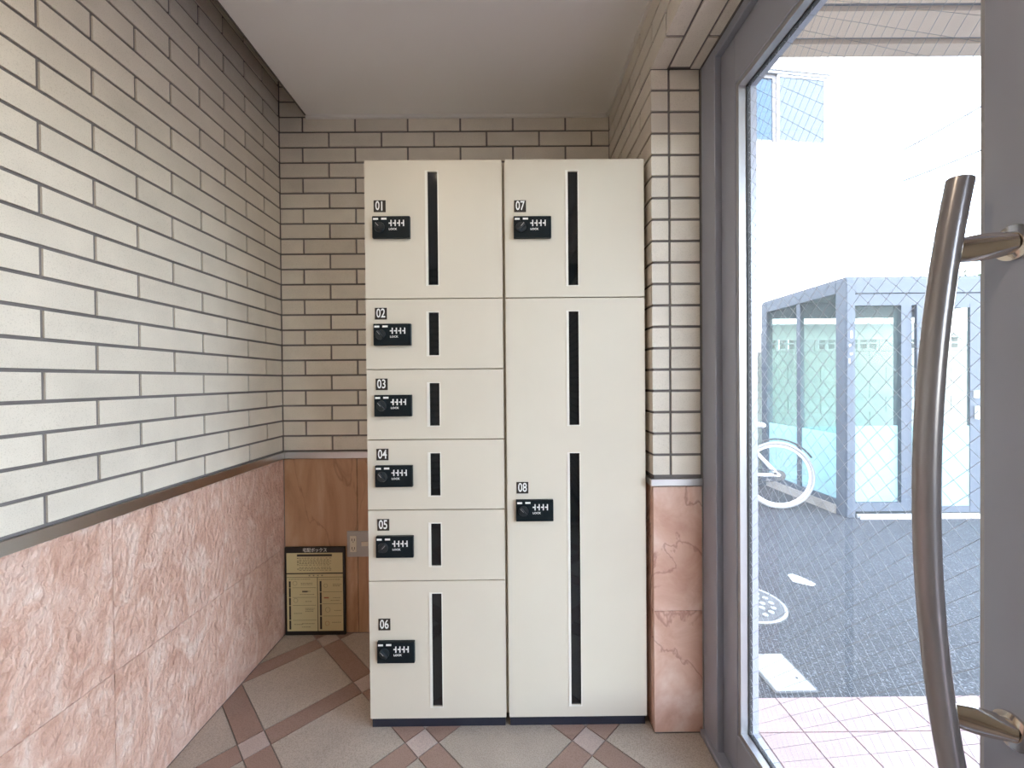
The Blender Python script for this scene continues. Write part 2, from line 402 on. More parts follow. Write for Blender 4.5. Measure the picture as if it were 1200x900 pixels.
_share = {}
def piece(name, key, mat, sx, sy, sz, loc, parent, bevel=0.0012):
    """a box piece sharing mesh data with its look-alikes; loc = its minimum corner"""
    k = (key, round(sx, 4), round(sy, 4), round(sz, 4))
    if k not in _share:
        bm = bmesh.new(); b_box(bm, 0, sx, 0, sy, 0, sz)
        _share[k] = fin(bm, key); _share[k].materials.append(mat)
    return link(name, _share[k], None, parent, loc)

# ------------------------------------------------------------------ floor
floor = box('floor', M['grout'], XL - 0.1, 0.70, YE, YB + 0.05, -0.06, -0.004)
tag(floor, 'interior floor of diagonal beige tiles with brown bands and pink insets', kind='structure')
PITCH = 0.2645; OX, OY = -0.290, 1.289; HB = 0.0375 * math.sqrt(2)
gj = 0.0018
ex = Vector((math.sqrt(.5), math.sqrt(.5))); ey = Vector((-math.sqrt(.5), math.sqrt(.5)))
U = PITCH * math.sqrt(2)
def dia(u0, u1, v0, v1):
    return [((OX + ex.x * u + ey.x * v), (OY + ex.y * u + ey.y * v)) for u, v in ((u0, v0), (u1, v0), (u1, v1), (u0, v1))]
kinds = (('floor_tile', 'floor_big', .0375, U - .0375, .0375, U - .0375),
         ('floor_band', 'floor_band', .0375, U - .0375, -.0375, .0375),
         ('floor_band', 'floor_band', -.0375, .0375, .0375, U - .0375),
         ('floor_inset', 'floor_inset', -.0375, .0375, -.0375, .0375))
for i in range(-9, 8):
    for j in range(-9, 8):
        for nm, mt, a0, a1, b0, b1 in kinds:
            P = dia(i * U + a0 + gj, i * U + a1 - gj, j * U + b0 + gj, j * U + b1 - gj)
            regions = [(XL + 0.001, 0.600, YE + 0.001, YK - 0.001), (XL + 0.001, XR - 0.001, YK - 0.001, YB - 0.001)]
            for rg in regions:
                Q = clip_poly(P, *rg)
                if len(Q) >= 3 and area(Q) > 2e-5:
                    if min(q[1] for q in Q) < -0.75: continue
                    bm = bmesh.new(); b_prism(bm, Q, -0.005, 0.0)
                    link(nm, fin(bm, nm), M[mt], floor)
box('floor_screed', M['floor_big'], XL, 0.60, YE, -0.76, -0.005, 0.0, floor)

# ------------------------------------------------------------------ walls
def courses(z_lo, z_hi):
    k = -1
    while True:
        a = Z0 + k * BH + JT / 2; b_ = a + BH - JT
        if a > z_hi: break
        a2, b2 = max(a, z_lo), min(b_, z_hi)
        if b2 - a2 > 0.012: yield k, a2, b2
        k += 1

def runs(lo, hi, j0):
    """brick spans between joint centres j0 + n*BP clipped to [lo, hi]"""
    n = math.floor((lo - j0) / BP) - 1
    out = []
    while j0 + n * BP < hi:
        a = j0 + n * BP + JT / 2; b_ = j0 + (n + 1) * BP - JT / 2
        a2, b2 = max(a, lo), min(b_, hi)
        if b2 - a2 > 0.012: out.append((a2, b2))
        n += 1
    return out

TH = 0.011     # brick slip thickness
REC = 0.0045   # joint recess
# left wall
wl = box('wall_left', M['mortar'], XL - 0.20, XL - REC, YE - 0.1, YB + 0.2, -0.05, 2.62)
tag(wl, 'left wall of cream bricks above rough pink marble slabs', kind='structure')
rest = bmesh.new()
for k, a, b_ in courses(ZR + 0.001, 2.50):
    for y0, y1 in runs(YE, YB - 0.004, 0.9096 if k % 2 == 0 else 0.9096 + BP / 2):
        if y0 > -1.16: piece('brick', 'brick', M['brick'], TH, y1 - y0, b_ - a, (XL - TH, y0, a), wl)
        else: b_box(rest, XL - TH, XL, y0, y1, a, b_)
tag(link('brick_run', fin(rest), M['brick'], wl), kind='stuff')
for z0, z1 in ((0.002, 0.3943), (0.3957, ZR - 0.032)):
    for y0, y1 in [(1.4665 - 0.407 * i + 0.0010, min(1.8595, 1.4665 - 0.407 * (i - 1) - 0.0010)) for i in range(8)]:
        box('marble_slab', M['pinkstone'], XL - 0.02, XL, y0, y1, z0, z1, wl, bevel=0.0006)
# back wall
wb = box('wall_back', M['mortar'], XL - 0.2, 0.75, YB + REC, YB + 0.2, -0.05, 2.62)
tag(wb, 'back wall of cream bricks above tan marble, behind the lockers', kind='structure')
for k, a, b_ in courses(ZR + 0.001, 2.50):
    for x0, x1 in runs(XL + 0.002, XR - 0.002, -0.9269 if k % 2 else -0.9269 + BP / 2):
        piece('brick', 'brickb', M['brick'], x1 - x0, TH, b_ - a, (x0, YB, a), wb)
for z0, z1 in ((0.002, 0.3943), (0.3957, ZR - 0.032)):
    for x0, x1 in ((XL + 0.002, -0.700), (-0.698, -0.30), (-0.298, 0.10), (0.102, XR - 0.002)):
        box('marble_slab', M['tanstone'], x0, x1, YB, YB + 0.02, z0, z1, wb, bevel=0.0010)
# right wall with the pier and the beam over the door
wr = boxes('wall_right', M['mortar'], [(XR + REC, XK - 0.001, YK + REC, YB + 0.01, -0.05, 2.62), (XR + REC, XF + 0.12, YE - 0.1, YK + 0.01, ZS + REC, 2.62)])
tag(wr, 'right wall, pier and beam of cream bricks beside the glass door', kind='structure')
for k, a, b_ in courses(ZR + 0.001, ZC):
    j0 = 1.421 if k % 2 else 1.3025
    lo = YK + TH if a < ZS - 0.02 else -0.80
    for y0, y1 in runs(lo, YB - 0.002, j0):
        a2 = max(a, ZS + TH) if a >= ZS - 0.02 else a
        piece('brick', 'brickr', M['brick'], TH, y1 - y0, b_ - a2, (XR, y0, a2), wr)
for k, a, b_ in courses(ZR + 0.001, ZS):
    piece('brick', 'brickp', M['brick'], 0.509 - XR, TH, b_ - a, (XR, YK, a), wr)
    piece('brick', 'brickp', M['brick'], XK - 0.006 - 0.517, TH, b_ - a, (0.517, YK, a), wr)
for (x0, x1, j0) in ((XR, 0.507, 1.189), (0.5145, 0.5755, 1.0705), (0.583, XK - 0.004, 1.189)):
    for y0, y1 in runs(-0.80, YK + 0.0, j0):
        piece('brick', 'bricks', M['brick'], x1 - x0, y1 - y0, TH, (x0, y0, ZS), wr)
for z0, z1 in ((0.002, 0.3943), (0.3957, ZR - 0.032)):
    box('marble_slab', M['pierstone'], XR, XK - 0.002, YK, YK + 0.02, z0, z1, wr, bevel=0.0012)
    box('marble_slab', M['pierstone'], XR, XR + 0.02, YK + 0.021, YB - 0.002, z0, z1, wr, bevel=0.0012)
# end wall behind the camera
wn_ = box('wall_near', M['brick_far'], XF, XF + 0.12, YE, YS - 0.001, -0.05, ZS + 0.002)
tag(wn_, 'tiled wall between the added side light and the end wall', kind='structure')
we = box('wall_end', M['brick_far'], XL - 0.2, XF + 0.12, YE - 0.2, YE, -0.05, 2.62)
tag(we, 'tiled end wall facing the lockers', kind='structure')

# dado rails
def rail(n, label, lst):
    o = boxes('trim_%d' % n, M['steel'], lst, None, bevel=0.0015); tag(o, label, kind='structure')
RZ0, RZ1 = ZR - 0.031, ZR
rail(1, 'steel dado rail along the left wall', [(XL + 0.0003, XL + 0.010, YE + 0.001, YB - 0.011, RZ0, RZ1)])
rail(2, 'steel dado rail along the back wall', [(XL + 0.0003, XR - 0.011, YB - 0.010, YB - 0.0003, RZ0, RZ1)])
rail(3, 'steel dado rail around the right pier', [(XR - 0.010, XK - 0.003, YK - 0.010, YK - 0.0003, RZ0 + 0.004, RZ1 - 0.004), (XR - 0.010, XR - 0.0003, YK, YB - 0.011, RZ0 + 0.004, RZ1 - 0.004)])

# ceiling with the open slot along the left wall
ce = box('ceiling', M['ceiling'], XCE, XR - 0.001, YE, YB - 0.001, ZC, ZC + 0.012)
tag(ce, 'plain off-white ceiling board stopping short of the left wall', kind='structure')
sl = box('ceiling_slot', M['darkvoid'], XL - 0.05, 0.75, YE - 0.1, YB + 0.15, 2.505, 2.62)
tag(sl, 'concrete underside of the slab above the ceiling slot', kind='structure')
box('slot_upstand', M['darkvoid'], XCE + 0.012, XCE + 0.02, YE, YB - 0.002, ZC + 0.012, 2.505, sl)
t4 = box('trim_4', M['ceiltrim'], XCE - 0.003, XR - 0.012, YB - 0.011, YB - 0.0005, ZC - 0.014, ZC - 0.0002)
tag(t4, 'thin pale bead where the ceiling meets the back wall', kind='structure')
t5 = box('trim_5', M['ceiltrim'], XR - 0.011, XR - 0.0005, YE, YB - 0.001, ZC - 0.010, ZC - 0.0002)
tag(t5, 'thin pale bead where the ceiling meets the beam', kind='structure')
t6 = box('trim_6', M['ceiledge'], XCE - 0.006, XCE - 0.0003, YE, YB - 0.012, ZC - 0.003, ZC + 0.014)
tag(t6, 'narrow dark edge strip of the ceiling board', kind='structure')

# ------------------------------------------------------------------ entrance door (right side)
d1 = empty('door_1', (0.66, 0.86, 0.0), 'grey metal framed glass door with wired glass and long pull handle', 'door', None, 'structure')
DY0, DY1 = 0.455, 1.222           # leaf, near and hinge side
GY0, GY1 = 0.546, 1.148           # visible glass
GZ0, GZ1 = 0.135, 1.962
DZ0, DZ1 = 0.018, 2.095
xo = XG + 0.026
def stile(y0, y1): return box('stile', M['frame'], XF, xo, y0, y1, DZ0, DZ1, d1, bevel=0.003, seg=2)
stile(GY1, DY1); stile(DY0, GY0)
box('bottom_rail', M['frame'], XF, xo, GY0, GY1, DZ0, GZ0, d1, bevel=0.002)
box('top_rail', M['frame'], XF, xo, GY0, GY1, GZ1, DZ1, d1, bevel=0.002)
for nm, x0, x1 in (('glazing_bead', XF + 0.004, XG - 0.004), ('outer_bead', XG + 0.004, xo - 0.002)):
    bd = 0.013
    boxes(nm, M['frame_light' if nm == 'glazing_bead' else 'frame'], [(x0, x1, GY1 - bd, GY1, GZ0, GZ1), (x0, x1, GY0, GY0 + bd * 0.5, GZ0, GZ1), (x0, x1, GY0, GY1 - bd, GZ0, GZ0 + bd), (x0, x1, GY0, GY1 - bd, GZ1 - bd, GZ1)], d1)
boxes('gasket', M['gasket'], [(XG - 0.0055, XG + 0.0055, GY1 - 0.016, GY1 - 0.013, GZ0, GZ1), (XG - 0.0055, XG + 0.0055, GY0, GY1, GZ0 + 0.013, GZ0 + 0.016), (XG - 0.0055, XG + 0.0055, GY0, GY1, GZ1 - 0.016, GZ1 - 0.013)], d1)
gp = box('glass_pane', M['doorglass'], XG - 0.0034, XG + 0.0034, GY0, GY1, GZ0, GZ1, d1)
# wire mesh cast in the glass: two crossing diagonal families
bm = bmesh.new(); sp = 0.0365; wr_ = 0.00028
ya, yb, za, zb = GY0 + 0.002, GY1 - 0.002, GZ0 + 0.002, GZ1 - 0.002
def wire(p, q):
    d = (Vector(q) - Vector(p)).normalized(); n = Vector((0, -d.z, d.y)) * wr_; xx = Vector((wr_, 0, 0))
    c8 = [bm.verts.new(Vector(e) + s * n + tt * xx) for e in (p, q) for s, tt in ((-1, -1), (1, -1), (1, 1), (-1, 1))]
    for i in range(4): bm.faces.new((c8[i], c8[(i + 1) % 4], c8[4 + (i + 1) % 4], c8[4 + i]))
W_, H_ = yb - ya, zb - za
for sgn in (1, -1):
    c0 = -W_ if sgn > 0 else 0
    k = 0
    while True:
        c = c0 + k * sp; k += 1
        if c > (H_ if sgn > 0 else H_ + W_): break
        # z - za = c + sgn*(y - ya)
        pts = []
        t0, t1 = 0.0, W_
        if sgn > 0: t0, t1 = max(0, -c), min(W_, H_ - c)
        else: t0, t1 = max(0, c - H_), min(W_, c)
        if t1 - t0 > 0.004: wire((XG, ya + t0, za + c + sgn * t0), (XG, ya + t1, za + c + sgn * t1))
tag(link('wire_mesh', fin(bm), M['wire'], gp), kind='stuff')
# pull handle: bowed tube on two chrome brackets
hp = []
HZ0, HZ1 = 0.53, 1.400
for i in range(29):
    s = i / 28; z = HZ0 + (HZ1 - HZ0) * s
    q = (z - (HZ0 + HZ1) / 2) / ((HZ1 - HZ0) / 2)
    hp.append((0.5497 - 0.0453 * (z - 0.9) + 0.2617 * (z - 0.9) ** 2, 0.538, z))
ph = tube('pull_handle', M['handle'], hp, 0.0142, d1, 28)
def bracket(z, dz):
    bm = bmesh.new()
    a = Vector((0.574, 0.537, z)); b_ = Vector((XF - 0.001, 0.512, z + dz))
    n = 16; rings = []
    L_ = (b_ - a); ax = L_.normalized(); side = ax.cross(Vector((0, 0, 1))).normalized(); upv = side.cross(ax)
    for i in range(n + 1):
        s = i / n; hh = 0.0135 + 0.004 * math.sin(math.pi * s); tt = 0.0055 + 0.006 * s * s
        cc = a + L_ * s
        rings.append([bm.verts.new(cc + upv * hh * math.sin(2 * math.pi * j / 14) + side * tt * math.cos(2 * math.pi * j / 14)) for j in range(14)])
    for A, B in zip(rings, rings[1:]):
        for j in range(14): bm.faces.new((A[j], A[(j + 1) % 14], B[(j + 1) % 14], B[j]))
    bm.faces.new(list(reversed(rings[0]))); bm.faces.new(rings[-1])
    o = link('bracket', fin(bm, 'bracket', True), M['chrome'], ph); return o
bracket(1.305, 0.004); bracket(0.698, -0.004)
bm = bmesh.new()
for z in (1.309, 0.694): b_disc(bm, (XF + 0.0005, 0.512, z), (-1, 0, 0), 0.022, 0.004, 28)
link('rosette', fin(bm, 'rosette', True), M['chrome'], ph)

# fixed frame around the door
df = empty('door_frame', (0.66, 0.0, 0.0), 'grey metal frame around the glass door and added side light', None, None, 'structure')
boxes('jamb', M['frame'], [(XK, xo + 0.02, 1.226, 1.312, 0.0, ZS - 0.001), (XF - 0.008, XF + 0.02, 1.262, 1.300, 0.0, ZS - 0.001)], df, bevel=0.002)
box('head', M['frame'], XK + 0.001, xo + 0.02, YS, 1.226, 2.099, ZS - 0.001, df, bevel=0.002)
box('sill', M['frame'], 0.602, xo + 0.03, YS, 1.312, -0.004, 0.014, df, bevel=0.002)
box('mullion', M['frame'], XF, xo + 0.02, 0.380, 0.451, 0.014, 2.099, df, bevel=0.002)
box('mullion', M['frame'], XF, xo + 0.02, YS, YS + 0.06, 0.014, 2.099, df, bevel=0.002)
box('added_side_rail', M['frame'], XF + 0.005, xo, YS + 0.06, 0.380, 0.014, 0.11, df)
box('added_side_glass', M['added_sideglass'], XG - 0.003, XG + 0.003, YS + 0.06, 0.380, 0.11, 2.099, df)  # unseen glazing, added and sized to let daylight into the room

# ------------------------------------------------------------------ parcel lockers
YF = 1.339                 # door fronts
DT = 0.018
def locker(name, x0, x1, label, doors, groupx):
    th = empty(name, ((x0 + x1) / 2, YF + 0.2, 0.0), label, 'locker')
    box('body', M['cream'], x0 + (0.002 if groupx == 'L' else -0.0045), x1 + (0.0045 if groupx == 'L' else -0.002), YF + DT + 0.003, YB - 0.03, 0.034, 1.860, th)
    box('front_frame', M['cream'], x0 + 0.004, x1 - 0.004, YF + DT + 0.0005, YF + DT + 0.003, 0.036, 1.857, th)
    box('plinth', M['navy'], x0 + 0.003, x1 - 0.003, YF + 0.010, YB - 0.03, 0.0005, 0.0335, th)
    for num, zt, zb_, plate_z, lock_z, slots, ang in doors:
        g = 0.0018
        us = sorted({x0, x0 + 0.2045, x0 + 0.2370, x1}); zs = [zb_ + g]; holes = []
        for a, b_ in sorted(slots): zs += [a, b_]
        zs.append(zt - g)
        for i in range(len(slots)): holes.append((1, 1 + 2 * i))
        bm = bmesh.new(); b_plate_holes(bm, us, zs, holes, YF, YF + DT)
        bmesh.ops.recalc_face_normals(bm, faces=list(bm.faces))
        d = link('door', fin(bm, 'door'), M['cream'], th)
        tag(d, 'cream steel locker door number ' + num)
        for a, b_ in slots:
            box('strip_pane', M['darkglass'], x0 + 0.2047, x0 + 0.2368, YF + 0.004, YF + 0.008, a + 0.0002, b_ - 0.0002, d)
            boxes('strip_surround', M['frame_cream'], [
                (x0 + 0.1965, x0 + 0.2045, YF - 0.0016, YF - 0.0001, a - 0.003, b_ + 0.003),
                (x0 + 0.2370, x0 + 0.2395, YF - 0.0016, YF - 0.0001, a - 0.003, b_ + 0.003),
                (x0 + 0.2045, x0 + 0.2370, YF - 0.0016, YF - 0.0001, a - 0.003, a),
                (x0 + 0.2045, x0 + 0.2370, YF - 0.0016, YF - 0.0001, b_, b_ + 0.003)], d)
        px, pz = x0 + 0.030, plate_z
        box('number_plate', M['numplate'], px, px + 0.0385, YF - 0.0022, YF - 0.0001, pz - 0.0375, pz, d)
        if num == '01':
            text('numerals', '0', 0.041, px + 0.0125, YF - 0.0026, pz - 0.0188, M['white'], d, 0.72, 0.0005)
            box('numeral_stroke', M['white'], px + 0.0245, px + 0.0285, YF - 0.0029, YF - 0.0023, pz - 0.0335, pz - 0.004, d)
        else:
            text('numerals', num, 0.041, px + 0.0193, YF - 0.0026, pz - 0.0188, M['white'], d, 0.72, 0.0005)
        lx, lz, ly = x0 + 0.0275, lock_z, YF - 0.013
        box('lock_plate', M['lock'], lx, lx + 0.1215, ly, YF - 0.0001, lz - 0.070, lz, d, bevel=0.0015)
        box('lock_sticker', M['white'], lx + 0.004, lx + 0.020, ly - 0.0006, ly - 0.0001, lz - 0.0125, lz - 0.0065, d)
        box('lock_sticker', M['white'], lx + 0.030, lx + 0.047, ly - 0.0006, ly - 0.0001, lz - 0.0120, lz - 0.0060, d)
        kc = (lx + 0.024, ly - 0.0001, lz - 0.036)
        bm = bmesh.new(); b_disc(bm, kc, (0, -1, 0), 0.017, 0.004, 28, 0.016)
        kn = bmesh.new(); b_box(kn, -0.0035, 0.0035, -0.012, -0.004, -0.015, 0.015)
        bmesh.ops.transform(kn, matrix=Matrix.Translation(kc) @ Matrix.Rotation(math.radians(ang), 4, 'Y'), verts=list(kn.verts))
        tmp = bpy.data.meshes.new('k'); kn.to_mesh(tmp); kn.free(); bm.from_mesh(tmp); bpy.data.meshes.remove(tmp)
        link('turn_knob', fin(bm, 'turn_knob'), M['lockknob'], d)
        ix = bmesh.new(); b_box(ix, -0.0008, 0.0008, -0.0125, -0.0121, 0.000, 0.0145)
        bmesh.ops.transform(ix, matrix=Matrix.Translation(kc) @ Matrix.Rotation(math.radians(ang), 4, 'Y'), verts=list(ix.verts))
        link('knob_pointer', fin(ix, 'knob_pointer'), M['frame_light'], d)
        for i in range(4):
            dx = lx + 0.0600 + i * 0.0133
            boxes('dial', M['white'], [(dx, dx + 0.0036, ly - 0.002, ly - 0.0001, lz - 0.0330, lz - 0.0135), (dx - 0.0060, dx - 0.0001, ly - 0.0012, ly - 0.0001, lz - 0.0252, lz - 0.0215)], d)
        text('lettering', 'LOCK', 0.0085, lx + 0.067, ly - 0.0004, lz - 0.0425, M['white'], d, 1.15, 0.0002)
    return th
def small(num, zt, zb_, ang): return (num, zt, zb_, zt - 0.029, zt - 0.082, [(zt - 0.1845, zt - 0.045)], ang)
locker('parcel_locker', -0.4681, -0.0225, 'cream steel parcel locker with six doors numbered 01 to 06', [
    ('01', 1.8614, 1.411, 1.730, 1.675, [(1.455, 1.8225)], -42),
    small('02', 1.411, 1.181, -38), small('03', 1.181, 0.952, -40), small('04', 0.952, 0.722, -38), small('05', 0.722, 0.489, 42),
    ('06', 0.489, 0.034, 0.366, 0.296, [(0.074, 0.447)], -42)], 'L')
locker('parcel_locker', -0.0125, 0.4403, 'cream steel parcel locker with two doors numbered 07 and 08', [
    ('07', 1.8614, 1.411, 1.727, 1.672, [(1.451, 1.8205)], 40),
    ('08', 1.411, 0.034, 0.810, 0.754, [(0.074, 0.903), (0.995, 1.366)], -42)], 'R')

# ------------------------------------------------------------------ notice board leaning at the back wall
nb = empty('notice_board', (-0.888, 1.845, 0.0), 'black notice board with cream yellow panels standing on floor against marble', 'sign')
sx0, sx1, sy, sz1 = -1.0245, -0.7535, 1.846, 0.398
box('board', M['signblack'], sx0, sx1, sy, sy + 0.012, 0.0008, sz1, nb, bevel=0.001)
text('title', '宅配ボックス', 0.0200, (sx0 + sx1) / 2 + 0.002, sy - 0.0006, sz1 - 0.0135, M['white'], nb, 0.92)
# (fractions measured on the board face, top-left origin)
SW, SH = sx1 - sx0, sz1
def srect(name, mat, u0, u1, v0, v1, dy, parent=nb):
    return box(name, M[mat], sx0 + SW * u0, sx0 + SW * u1, sy - dy, sy - dy + 0.0005, sz1 - SH * v1, sz1 - SH * v0, parent)
p1 = srect('panel', 'signyellow', 0.035, 0.965, 0.062, 0.288, 0.0008)
p2 = srect('panel', 'signyellow', 0.035, 0.965, 0.302, 0.950, 0.0008)
def marks(name, mat, lst, parent):
    bx_ = [(sx0 + SW * u0, sx0 + SW * u1, sy - 0.0013, sy - 0.0009, sz1 - SH * v1, sz1 - SH * v0) for u0, u1, v0, v1 in lst]
    if name == 'print_lines': tag(boxes(name, M[mat], bx_, parent), kind='stuff')
    else:
        for q in bx_: boxes(name, M[mat], [q], parent)
marks('heading_bar', 'signink', [(0.21, 0.79, 0.077, 0.102)], p1)
ln = []
rr = random.Random(3)
for v in (0.118, 0.136, 0.150, 0.166, 0.178, 0.196, 0.224, 0.240, 0.256):
    u = 0.245
    while u < (0.72 + rr.random() * 0.08):
        l = 0.012 + rr.random() * 0.03; ln.append((u, min(u + l, 0.80), v, v + 0.0065)); u += l + 0.010 + rr.random() * 0.015
marks('print_lines', 'signgrey', ln, p1)
marks('bullet', 'signink', [(0.215, 0.232, v, v + 0.009) for v in (0.118, 0.150, 0.166, 0.190, 0.240)], p1)
marks('rule', 'signink', [(0.035, 0.965, 0.336, 0.340), (0.540, 0.550, 0.340, 0.950)] + [(0.13, 0.52, v, v + 0.002) for v in (0.455, 0.565, 0.655, 0.825)] + [(0.63, 0.95, v, v + 0.002) for v in (0.505, 0.64, 0.78)], p2)
marks('side_bar', 'signink', [(0.070, 0.100, a, b_) for a, b_ in ((0.382, 0.452), (0.458, 0.562), (0.570, 0.655), (0.662, 0.82), (0.830, 0.930))] + [(0.580, 0.612, a, b_) for a, b_ in ((0.382, 0.502), (0.510, 0.636), (0.645, 0.776), (0.786, 0.930))], p2)
ln = [(0.40 + i * 0.07, 0.425 + i * 0.07, 0.312, 0.326) for i in range(4)]
for (ua, ub, v) in ((0.07, 0.42, 0.357), (0.57, 0.92, 0.362), (0.27, 0.45, 0.402), (0.27, 0.45, 0.418), (0.30, 0.42, 0.495), (0.25, 0.48, 0.530), (0.34, 0.45, 0.610), (0.34, 0.48, 0.690), (0.34, 0.48, 0.705), (0.34, 0.47, 0.722), (0.15, 0.27, 0.745), (0.15, 0.28, 0.870), (0.28, 0.48, 0.862), (0.28, 0.42, 0.900),
                    (0.80, 0.93, 0.418), (0.80, 0.92, 0.435), (0.80, 0.92, 0.570), (0.76, 0.90, 0.600), (0.82, 0.93, 0.715), (0.78, 0.93, 0.850)):
    u = ua
    while u < ub: 
        l = 0.012 + rr.random() * 0.025; ln.append((u, min(u + l, ub + 0.01), v, v + 0.006)); u += l + 0.009
marks('print_lines', 'signgrey', ln, p2)
marks('pictogram', 'signink', [(0.29, 0.38, 0.492, 0.508)], p2)
def ring(cu, cv, ru, mat):
    bm = bmesh.new(); b_torus(bm, (sx0 + SW * cu, sy - 0.0010, sz1 - SH * cv), (1, 0, 0), (0, 0, 1), SW * ru, 0.0007, 20, 6, 0.4)
    link('pictogram', fin(bm, 'pictogram'), M[mat], p2)
ring(0.17, 0.405, 0.035, 'signgrey'); ring(0.70, 0.865, 0.035, 'signred'); ring(0.18, 0.60, 0.035, 'signgrey'); ring(0.71, 0.71, 0.04, 'signgrey'); ring(0.68, 0.435, 0.03, 'signgrey')
marks('pictogram', 'signred', [(0.65, 0.73, 0.565, 0.580)], p2)

# outlet plate
ou = empty('wall_outlet', (-0.68, YB, 0.40), 'grey steel outlet plate with ivory twin socket above notice board', 'outlet')
box('plate', M['plate'], -0.746, -0.610, YB - 0.006, YB - 0.0003, 0.349, 0.466, ou, bevel=0.0015)
sk = box('socket', M['ivory'], -0.732, -0.702, YB - 0.0085, YB - 0.0061, 0.372, 0.446, ou, bevel=0.001)
for q in ([(-0.724, -0.7215, YB - 0.0092, YB - 0.0086, z, z + 0.011) for z in (0.384, 0.422)] + [(-0.7125, -0.710, YB - 0.0092, YB - 0.0086, z, z + 0.011) for z in (0.384, 0.422)] + [(-0.7185, -0.7155, YB - 0.0092, YB - 0.0086, z - 0.006, z - 0.002) for z in (0.384, 0.422)]): boxes('socket_slot', M['socket'], [q], sk)
box('jack', M['ivory'], -0.680, -0.650, YB - 0.0085, YB - 0.0061, 0.398, 0.418, ou)

# ------------------------------------------------------------------ ceiling downlights (behind the camera's view)
def downlight(x, y, label):
    d = empty('downlight_offscreen', (x, y, ZC), label, 'lamp')
    bm = bmesh.new(); b_torus(bm, (x, y, ZC - 0.003), (1, 0, 0), (0, 1, 0), 0.062, 0.008, 40, 8, 0.5)
    link('trim_ring', fin(bm, 'ring', True), M['white'], d)
    bm = bmesh.new(); b_disc(bm, (x, y, ZC - 0.0005), (0, 0, -1), 0.055, 0.001, 32)
    link('lamp_disc_offscreen', fin(bm, 'disc'), M['lampdisc'], d)
    ld = bpy.data.lights.new('downlight_bulb_offscreen', 'AREA'); ld.shape = 'DISK'; ld.size = 0.10; ld.energy = LAMP_POWER; ld.color = (1.0, 0.83, 0.62)
    lo = bpy.data.objects.new('downlight_bulb_offscreen', ld); COL.objects.link(lo); lo.parent = d; lo.location = (0, 0, -0.008)
downlight(-0.36, 0.28, 'round recessed ceiling downlight before the lockers')

# ------------------------------------------------------------------ outside: ground and paving
GZ = -0.03
gr = box('ground', M['asphalt'], -30, 60, -30, 70, GZ - 0.05, GZ)
tag(gr, 'coarse dark grey asphalt of the street outside', kind='structure')
pv = box('porch_paving', M['paverjoint'], 0.70, 2.45, -1.75, 1.481, GZ + 0.0005, -0.024)
tag(pv, 'pink square paving of the porch outside the glass door', kind='structure')
TP = 0.1475
for i in range(-1, 11):
    for j in range(0, 21):
        x0 = 0.954 + (i - 1) * TP; y1 = 1.480 - j * TP
        xa, xb = max(x0, 0.722), min(x0 + TP, 2.449)
        if xb - xa < 0.02: continue
        piece('paving_tile', 'paver', M['paver'], xb - xa - 0.005, TP - 0.005, 0.006, (xa + 0.0025, y1 - TP + 0.0025, -0.0262), pv)

# building mass over and beside the entrance, canopy
bl = boxes('building', M['outerwall'], [(-7, 0.735, -9, 2.6, 2.63, 10.5), (XK + 0.001, 0.735, YK + 0.012, 2.6, GZ, 2.63), (-7, XL - 0.21, -9, 2.6, GZ, 2.63), (XL - 0.21, 0.735, YB + 0.21, 2.6, GZ, 2.63), (XL - 0.21, 0.735, -9, YE - 0.21, GZ, 2.63)])
tag(bl, 'upper storeys and outer walls of the building around the entrance', kind='structure')
cn = box('entrance_canopy', M['soffitgap'], 0.737, 2.15, -2.2, 1.735, 2.52, 2.72)
tag(cn, 'beige boarded canopy over the porch', kind='structure')
edges = [1.740, 1.676, 1.646, 1.528, 1.497]
box('soffit_board', M['soffit'], 0.737, 2.16, 1.676, 1.742, 2.498, 2.521, cn)
y = 1.646
while y > -2.1:
    box('soffit_board', M['soffit'], 0.737, 2.16, y - 0.118, y, 2.500, 2.521, cn); y -= 0.150

# ------------------------------------------------------------------ street things
bm = bmesh.new()
mc = Vector((1.205, 2.13, GZ))
b_disc(bm, mc + Vector((0, 0, 0.0005)), (0, 0, 1), 0.200, 0.008, 48)
mh = link('manhole_cover', fin(bm, 'manhole'), M['manhole']); tag(mh, 'round grey iron manhole cover set in the asphalt', 'manhole cover')
bm = bmesh.new(); b_torus(bm, mc + Vector((0, 0, 0.0085)), (1, 0, 0), (0, 1, 0), 0.190, 0.007, 48, 6, 0.5)
link('rim', fin(bm, 'rim'), M['palecover'], mh)
bm = bmesh.new()
for rr_ in (0.045, 0.09, 0.135):
    n = int(rr_ * 130)
    for i in range(n):
        a = 2 * math.pi * (i + 0.5 * (n % 2)) / n
        b_disc(bm, mc + Vector((rr_ * math.cos(a), rr_ * math.sin(a), 0.0086)), (0, 0, 1), 0.014, 0.004, 8)
tag(link('tread_studs', fin(bm, 'studs'), M['palecover'], mh), kind='stuff')
lid = box('inspection_lid', M['palecover'], 0.980, 1.133, 1.517, 1.718, GZ + 0.0005, GZ + 0.010, bevel=0.003)
tag(lid, 'pale rectangular inspection lid beside the pink paving', 'drain lid')
bm = bmesh.new(); b_disc(bm, (1.10, 1.575, GZ + 0.0101), (0, 0, 1), 0.005, 0.001, 16); link('lift_hole', fin(bm, 'hole'), M['socket'], lid)
box('lid_frame', M['manhole'], 0.972, 1.141, 1.509, 1.726, GZ + 0.0002, GZ + 0.005, lid)
bm = bmesh.new()
P = [(1.615 + 0.0, 2.345), (1.640, 2.425), (1.675, 2.430), (1.705, 2.375), (1.722, 2.310), (1.690, 2.290), (1.650, 2.315)]
